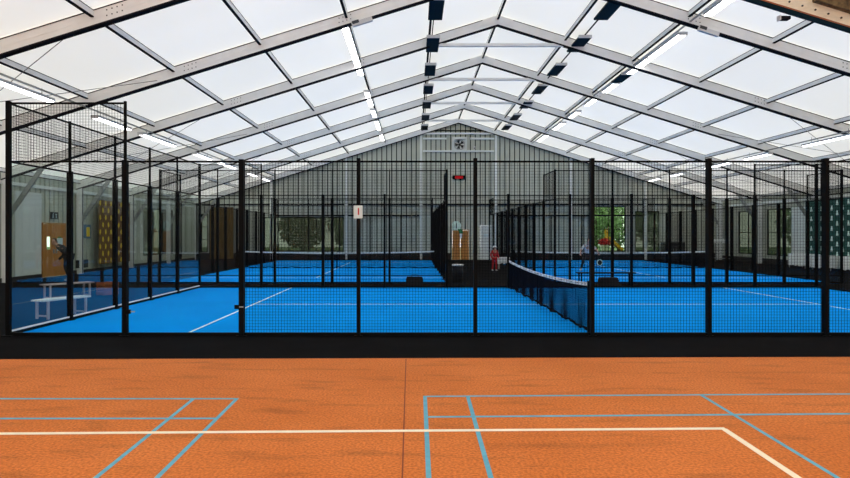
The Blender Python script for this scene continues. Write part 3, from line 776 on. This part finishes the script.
def table(loc, ang, w, d, h, label, group=None, cloth=True, drop=.18):
    e = empty('draped_table' if cloth else 'low_table', loc, ang, label, 'table', group)
    obj('tabletop', MB().box(-w/2, w/2, -d/2, d/2, h-.03, h), e, 'cloth')
    for sx in (-1, 1):
        for sy in (-1, 1): obj('leg', MB().box(sx*(w/2-.05)-.02, sx*(w/2-.05)+.02, sy*(d/2-.05)-.02, sy*(d/2-.05)+.02, 0, h-.03), e, 'steel')
    if cloth:
        n = 48; cl = MB(); ring = []
        for k in range(n):
            t = 2*math.pi*k/n; c_, s_ = math.cos(t), math.sin(t); q = max(abs(c_)/(w/2+.01), abs(s_)/(d/2+.01)); ring.append((c_/q, s_/q))
        vs = [(x, y, h+.006) for x, y in ring]+[(x*(1+.04*math.sin(k*1.7)), y*(1+.05*math.sin(k*1.3)), h*drop+.02*math.sin(k)) for k, (x, y) in enumerate(ring)]
        cl.add(vs, [tuple(range(n))]+[(k, k+n, (k+1) % n+n, (k+1) % n) for k in range(n)])
        obj('cloth_drape', cl, e, 'cloth')
table((20.0, 33.6, 0), P2, 1.5, .8, .72, 'white-draped table at the right wall, farthest of three', 'white-draped tables at the right wall')
table((20.0, 31.6, 0), P2, 1.5, .8, .68, 'white-draped table at the right wall, middle of three', 'white-draped tables at the right wall')
table((20.0, 29.3, 0), P2, 1.6, .8, .70, 'white-draped table at the right wall, nearest of three', 'white-draped tables at the right wall')
table((4.45, 32.6, 0), 0, .55, .45, .58, 'small white-covered table in the alley behind the child', drop=.5)
# cabinet and bottles at right wall far back
e = empty('storage_cabinet', (17.3, 43.75, 0), 0, 'dark storage cabinet at the right end of the gable wall', 'cabinet')
obj('cabinet_body', MB().box(-.7, .7, -.3, .3, .05, 1.2).box(-.65, .65, -.25, .25, 0, .05), e, 'leather')
for x in (-.69, .02):
    d = obj('door', MB().box(x, x+.67, -.325, -.305, .08, 1.17), e, 'leather'); obj('handle', MB().box(x+(.58 if x < 0 else .05), x+(.60 if x < 0 else .07), -.35, -.325, .6, .75), d, 'steel')
e = empty('equipment_rack', (18.9, 40.4, 0), P2, 'grey equipment rack beside the right wall', 'rack')
for z in (.25, .75, 1.2): obj('shelf', MB().box(-1.1, 1.1, -.2, .2, z-.015, z+.015), e, 'steel')
for x in (-1.08, 1.05):
    for y in (-.19, .16): obj('upright', MB().box(x, x+.03, y, y+.03, 0, 1.3), e, 'steel')
for k in range(7):
    x = -.95+.3*k
    b = empty('plastic_bottle', (18.9, 40.4+x, 1.217), 0, 'pale plastic bottle on the top shelf of the equipment rack, %s from its near end' % nth(k), 'bottle', 'pale bottles on the equipment rack')
    obj('bottle_body', MB().lathe([(.001, 0), (.06, 0), (.065, .02), (.065, .16), (.03, .21), (.03, .23), (.001, .23)], n=12), b, 'cloth', smooth=True)
    obj('cap', MB().lathe([(.033, .225), (.033, .26), (.001, .26)], n=10), b, 'steel')

# ------------------------------------------------------------ people
def skinned(name, pts, edges, root, parent, mat, sub=2):
    me = bpy.data.meshes.new(name); me.from_pydata([p[0] for p in pts], edges, [])
    o = bpy.data.objects.new(name, me); COL.objects.link(o)
    o.modifiers.new('skin', 'SKIN'); sd = o.modifiers.new('sub', 'SUBSURF'); sd.levels = sub; sd.render_levels = sub
    if not me.skin_vertices:
        me.attributes.new  # layer is added together with the modifier
    for i, p in enumerate(pts):
        sv = me.skin_vertices[0].data[i]; r = p[1]; sv.radius = r if hasattr(r, '__len__') else (r, r); sv.use_root = (i == root)
    dgr = bpy.context.evaluated_depsgraph_get(); dgr.update()
    nm = bpy.data.meshes.new_from_object(o.evaluated_get(dgr)); bpy.data.objects.remove(o)
    nm.materials.clear(); nm.materials.append(M[mat])
    return obj(name, nm, parent, smooth=True)
def person(loc, rzv, H, J, label, shirt, trousers, hairm='hair', cap=None, long_sleeve=True, group=None, ponytail=False, shoes='whitecl'):
    """J: joint positions for a 1.75 m figure facing -y (towards the camera)."""
    e = empty('person', loc, rzv, label, 'person', group); k = H/1.75; e.scale = (1, 1, 1)
    def s(v): return (v[0]*k, v[1]*k, v[2]*k)
    def R(r): return r*k if not hasattr(r, '__len__') else (r[0]*k, r[1]*k)
    def build(names, radii, edges, nm, mat, root=0):
        pts = [(s(J[n]), R(r)) for n, r in zip(names, radii)]
        return skinned(nm, pts, [(names.index(a), names.index(b)) for a, b in edges], root, e, mat)
    N = ['pelvis', 'waist', 'chest', 'neck', 'head', 'shL', 'elL', 'wrL', 'paL', 'shR', 'elR', 'wrR', 'paR', 'hiL', 'knL', 'anL', 'toL', 'hiR', 'knR', 'anR', 'toR']
    J['paL'] = tuple(Vector(J['wrL'])+(Vector(J['wrL'])-Vector(J['elL'])).normalized()*.08); J['paR'] = tuple(Vector(J['wrR'])+(Vector(J['wrR'])-Vector(J['elR'])).normalized()*.08)
    rad = [(.13, .10), (.115, .09), (.14, .10), .052, .07, .055, .042, .026, .030, .055, .042, .026, .030, .085, .055, .038, .03, .085, .055, .038, .03]
    E = [('pelvis', 'waist'), ('waist', 'chest'), ('chest', 'neck'), ('neck', 'head')]
    for q in 'LR': E += [('chest', 'sh'+q), ('sh'+q, 'el'+q), ('el'+q, 'wr'+q), ('wr'+q, 'pa'+q), ('pelvis', 'hi'+q), ('hi'+q, 'kn'+q), ('kn'+q, 'an'+q), ('an'+q, 'to'+q)]
    body = build(N, rad, E, 'body', 'skin')
    # head, face and fingers joined into the body mesh
    x = MB(); h = Vector(J['head'])+Vector((0, -.015, .07)); x.ball(s(h), (.077*k, .095*k, .115*k), 14)
    x.ball(s(h+Vector((0, -.098, -.012))), (.013*k, .022*k, .022*k), 6)
    x.ball(s(h+Vector((0, -.086, -.055))), (.026*k, .012*k, .008*k), 6)
    for sx in (-1, 1): x.ball(s(h+Vector((sx*.078, .005, -.01))), (.010*k, .020*k, .032*k), 6)
    for q in 'LR':
        w = Vector(J['wr'+q]); p = Vector(J['pa'+q]); d = (p-w).normalized(); side = d.cross(Vector((0, 1, 0)))
        side = side.normalized() if side.length > .1 else Vector((1, 0, 0)); nrm = d.cross(side)
        for f, (o_, l_) in enumerate(((-.026, .062), (-.009, .072), (.009, .068), (.026, .052))):
            a = p+side*o_; b = a+d*l_*.5+nrm*.010; c_ = a+d*l_*.85+nrm*.034
            x.tube([s(a), s(b), s(c_)], [.0095*k, .0085*k, .007*k], 6)
        a = w+d*.03-side*.028; b = a-side*.028+d*.03; x.tube([s(a), s(b), s(b+d*.03+nrm*.012)], [.011*k, .0095*k, .008*k], 6)
    bmx = body.data
    import bmesh
    bm = bmesh.new(); bm.from_mesh(bmx); tmp = x.mesh('t'); bm.from_mesh(tmp); bm.to_mesh(bmx); bm.free(); bpy.data.meshes.remove(tmp)
    for pl in bmx.polygons: pl.use_smooth = True
    for sx in (-1, 1): obj('eye', MB().ball(s(h+Vector((sx*.03, -.088, .012))), .010*k, 6), e, 'dark')
    sh_n = ['pelvis', 'waist', 'chest', 'neckb', 'shL', 'elL', 'shR', 'elR']; J['neckb'] = tuple(Vector(J['chest']).lerp(Vector(J['neck']), .6))
    sr = [(.148, .118), (.135, .108), (.158, .118), .066, .070, .056, .070, .056]
    se = [('pelvis', 'waist'), ('waist', 'chest'), ('chest', 'neckb'), ('chest', 'shL'), ('shL', 'elL'), ('chest', 'shR'), ('shR', 'elR')]
    if long_sleeve: sh_n += ['wrL', 'wrR']; sr += [.040, .040]; se += [('elL', 'wrL'), ('elR', 'wrR')]
    build(sh_n, sr, se, 'shirt', shirt)
    tn_ = ['pelvis', 'hiL', 'knL', 'anL', 'hiR', 'knR', 'anR']
    build(tn_, [(.150, .118), .10, .070, .052, .10, .070, .052], [('pelvis', 'hiL'), ('hiL', 'knL'), ('knL', 'anL'), ('pelvis', 'hiR'), ('hiR', 'knR'), ('knR', 'anR')], 'trousers', trousers)
    hr = MB(); c = h+Vector((0, .018, .022)); hr.ball(s(c), (.086*k, .095*k, .108*k), 12)
    if ponytail: hr.tube([s(c+Vector((0, .09, .03))), s(c+Vector((0, .15, -.02))), s(c+Vector((0, .16, -.14)))], [.03*k, .035*k, .012*k], 8)
    obj('hair', hr, e, hairm, smooth=True)
    if cap:
        cp = MB(); cc = h+Vector((0, .005, .055)); cp.lathe([(.08*k, .0), (.17*k, -.035*k), (.175*k, -.03*k), (.08*k, .012*k)], c=s(cc), n=20); cp.ball(s(cc), (.098*k, .112*k, .085*k), 12); cp.add([s(cc+Vector((a_, b_, z_))) for z_ in (-.012, .004) for a_, b_ in ((-.075, -.09), (.075, -.09), (.05, -.19), (-.05, -.19))], [(0, 1, 2, 3), (7, 6, 5, 4), (0, 4, 5, 1), (1, 5, 6, 2), (2, 6, 7, 3), (3, 7, 4, 0)])
        obj('cap', cp, e, cap, smooth=True)
    for q in 'LR':
        a, t_ = Vector(J['an'+q]), Vector(J['to'+q]); hd = (t_-a); hd.z = 0; hd.normalize()
        sh = MB(); sh.tube([s(a-hd*.05+Vector((0, 0, -.045))), s(a+Vector((0, 0, -.03))), s(a+hd*.09+Vector((0, 0, -.045))), s(a+hd*.17+Vector((0, 0, -.052)))], [.036*k, .05*k, .045*k, .03*k], 10)
        obj('shoe', sh, e, shoes, smooth=True)
    return e
# person outside the left glass: dark clothes, hand on hip, leaning forward
J1 = dict(pelvis=(.06, 0, .92), waist=(-.04, 0, 1.04), chest=(-.22, -.01, 1.20), neck=(-.36, -.02, 1.30), head=(-.42, -.04, 1.32),
          shL=(-.22, .16, 1.22), elL=(-.20, .20, .93), wrL=(-.34, .08, .74), shR=(-.24, -.17, 1.22), elR=(-.02, -.27, 1.06), wrR=(.10, -.15, .93),
          hiL=(.06, .09, .88), knL=(-.02, .10, .50), anL=(.08, .12, .095), toL=(-.08, .13, .045), hiR=(.05, -.09, .88), knR=(.0, -.10, .50), anR=(.16, -.12, .095), toR=(.01, -.14, .045))
person((-12.88, 24.3, 0), 0, 1.84, J1, 'person in dark clothes bending forward outside the left glass wall, one hand on the hip', 'darkcl', 'darkcl', long_sleeve=True, ponytail=True)
# child in red with a white cap
J2 = dict(pelvis=(0, 0, .90), waist=(0, 0, 1.05), chest=(0, -.01, 1.28), neck=(0, -.02, 1.45), head=(0, -.03, 1.52),
          shL=(.18, 0, 1.36), elL=(.25, .02, 1.09), wrL=(.27, -.12, .88), shR=(-.18, 0, 1.36), elR=(-.25, .03, 1.09), wrR=(-.25, -.10, .87),
          hiL=(.09, 0, .86), knL=(.11, -.08, .49), anL=(.12, -.02, .095), toL=(.14, -.16, .045), hiR=(-.09, 0, .86), knR=(-.10, .03, .49), anR=(-.11, .14, .095), toR=(-.11, 0, .045))
person((3.80, 30.9, 0), math.radians(15), 1.22, J2, 'small child in red with a white cap walking in the alley', 'red', 'red', cap='cloth')
# player on the rear right court, crouching with a racket
J3 = dict(pelvis=(0, .05, .78), waist=(.0, -.02, .92), chest=(.0, -.16, 1.12), neck=(.0, -.26, 1.26), head=(.0, -.31, 1.32),
          shL=(.18, -.16, 1.19), elL=(.34, -.30, 1.0), wrL=(.40, -.48, .82), shR=(-.18, -.16, 1.19), elR=(-.36, -.26, .98), wrR=(-.42, -.44, .80),
          hiL=(.10, .05, .74), knL=(.24, -.14, .46), anL=(.26, .08, .095), toL=(.32, -.07, .045), hiR=(-.10, .05, .74), knR=(-.22, -.12, .46), anR=(-.26, .10, .095), toR=(-.34, -.04, .045))
person((8.25, 31.2, 0), 0, 1.78, J3, 'player in a white shirt crouching on the rear right court', 'whitecl', 'darkcl', long_sleeve=False)
e = empty('padel_racket', (8.66, 30.70, .74), 0, 'round green-rimmed padel racket held by the crouching player', 'racket')
rk = MB(); c0 = Vector((.04, -.02, -.33))
rk.tube([c0+Vector((.115*math.cos(t), 0, .13*math.sin(t))) for t in [2*math.pi*i/24 for i in range(25)]], .018, 8, cap=False)
obj('racket_rim', rk, e, 'mint', smooth=True)
obj('racket_face', MB().prism([(c0.x+.10*math.cos(2*math.pi*i/20), c0.z+.115*math.sin(2*math.pi*i/20)) for i in range(20)], -.03, -.01, axis='y'), e, 'darkcl')
obj('racket_handle', MB().tube([(0, 0, .10), c0+Vector((0, 0, .12))], .016, 8), e, 'darkcl')

# ------------------------------------------------------------ outside the windows
tag(obj('lawn', MB().box(-60, 60, YG+.15, 90, -.15, -.05).box(-60, XL-.15, 2, YG+.15, -.15, -.05).box(XR+.15, 60, 2, YG+.15, -.15, -.05), mat='grass'), 'grass ground outside the hall', 'lawn', kind='structure')
def foliage(R_, H_, z0, n, seed, size=.22):
    r = random.Random(seed); mb = MB()
    for i in range(n):
        while True:
            p = Vector((r.uniform(-1, 1), r.uniform(-1, 1), r.uniform(-1, 1)))
            if .35 < p.length < 1: break
        q = Vector((p.x*R_, p.y*R_, z0+H_/2+p.z*H_/2)); a = Vector((r.gauss(0, 1), r.gauss(0, 1), r.gauss(0, 1))).normalized(); b = a.orthogonal().normalized()
        s_ = size*r.uniform(.6, 1.3)
        mb.add([q-a*s_, q+b*s_*.5, q+a*s_, q-b*s_*.5], [(0, 1, 2, 3)])
    return mb
def tree(x, y, R_, H_, label, mat='leaf', seed=1, n=1500, trunk=1.0):
    e = empty('garden_tree', (x, y, -.05), 0, label, 'tree', 'trees outside the windows')
    obj('trunk', MB().tube([(0, 0, 0), (.05, 0, trunk+.5), (.0, .05, trunk+H_*.6)], [.14, .10, .04], 8), e, 'bark')
    obj('foliage', foliage(R_, H_, trunk*.6, n, seed), e, mat)
tree(-8.5, 50, 1.9, 4.0, 'olive green tree behind the long gable window, left side', 'leafb', 1)
tree(-4.8, 51.5, 2.0, 4.2, 'green tree behind the long gable window, right side', 'leaf', 2)
tree(14.3, 51.5, 2.0, 4.5, 'green tree behind the bright window right of the alley', 'leaf', 3)
tree(17.6, 56.5, 2.4, 4.6, 'pale green tree farther back behind the bright window right of the alley', 'leaf', 9)
tree(19.6, 52, 2.2, 4.4, 'green tree behind the gable window near the right corner', 'leaf', 4)
tree(-19.5, 38.2, 2.0, 4.4, 'green tree outside the left wall window', 'leaf', 5)
tree(-19.0, 43.5, 1.7, 3.6, 'olive shrub tree outside the left wall window, farther back', 'leafb', 6)
tree(25.5, 37.2, 2.2, 4.2, 'green tree outside the right wall windows', 'leaf', 7)
tree(25.5, 42.0, 2.0, 4.2, 'green tree outside the farthest right wall window', 'leaf', 8)
e = empty('potted_bush', (13.75, 47.3, -.05), 0, 'round red-flowering bush in a white pot outside the bright window', 'plant')
obj('pot', MB().lathe([(.001, 0), (.16, 0), (.30, .95), (.33, 1.0), (.28, 1.0), (.001, .9)]), e, 'cloth', smooth=True)
obj('flowers', foliage(.38, .62, .85, 500, 11, .09), e, 'red')
e = empty('garden_slide', (14.2, 48.2, -.05), 0, 'orange and yellow slide outside the bright window', 'slide')
obj('chute', MB().beam((.0, 0, 1.5), (1.1, 0, .55), .5, .12), e, 'orange')
obj('side_wall', MB().beam((.0, -.27, 1.58), (1.1, -.27, .63), .04, .2), e, 'yellow'); obj('side_wall', MB().beam((.0, .27, 1.58), (1.1, .27, .63), .04, .2), e, 'yellow')
obj('tower_post', MB().box(-.08, 0, -.3, -.22, 0, 2.2), e, 'yellow'); obj('tower_post', MB().box(-.08, 0, .22, .3, 0, 2.2), e, 'yellow')
obj('ladder', MB().box(-.5, -.46, -.2, .2, 0, 1.5).box(-.5, -.06, -.2, .2, 1.4, 1.46), e, 'leafprint')
e = empty('yellow_crate', (-9.95, 46.6, -.05), 0, 'yellow storage box outside the long gable window', 'crate')
obj('crate_body', MB().box(-.3, .3, -.25, .25, 0, .98), e, 'yellow'); obj('crate_lid', MB().box(-.32, .32, -.27, .27, .98, 1.04), e, 'yellow')
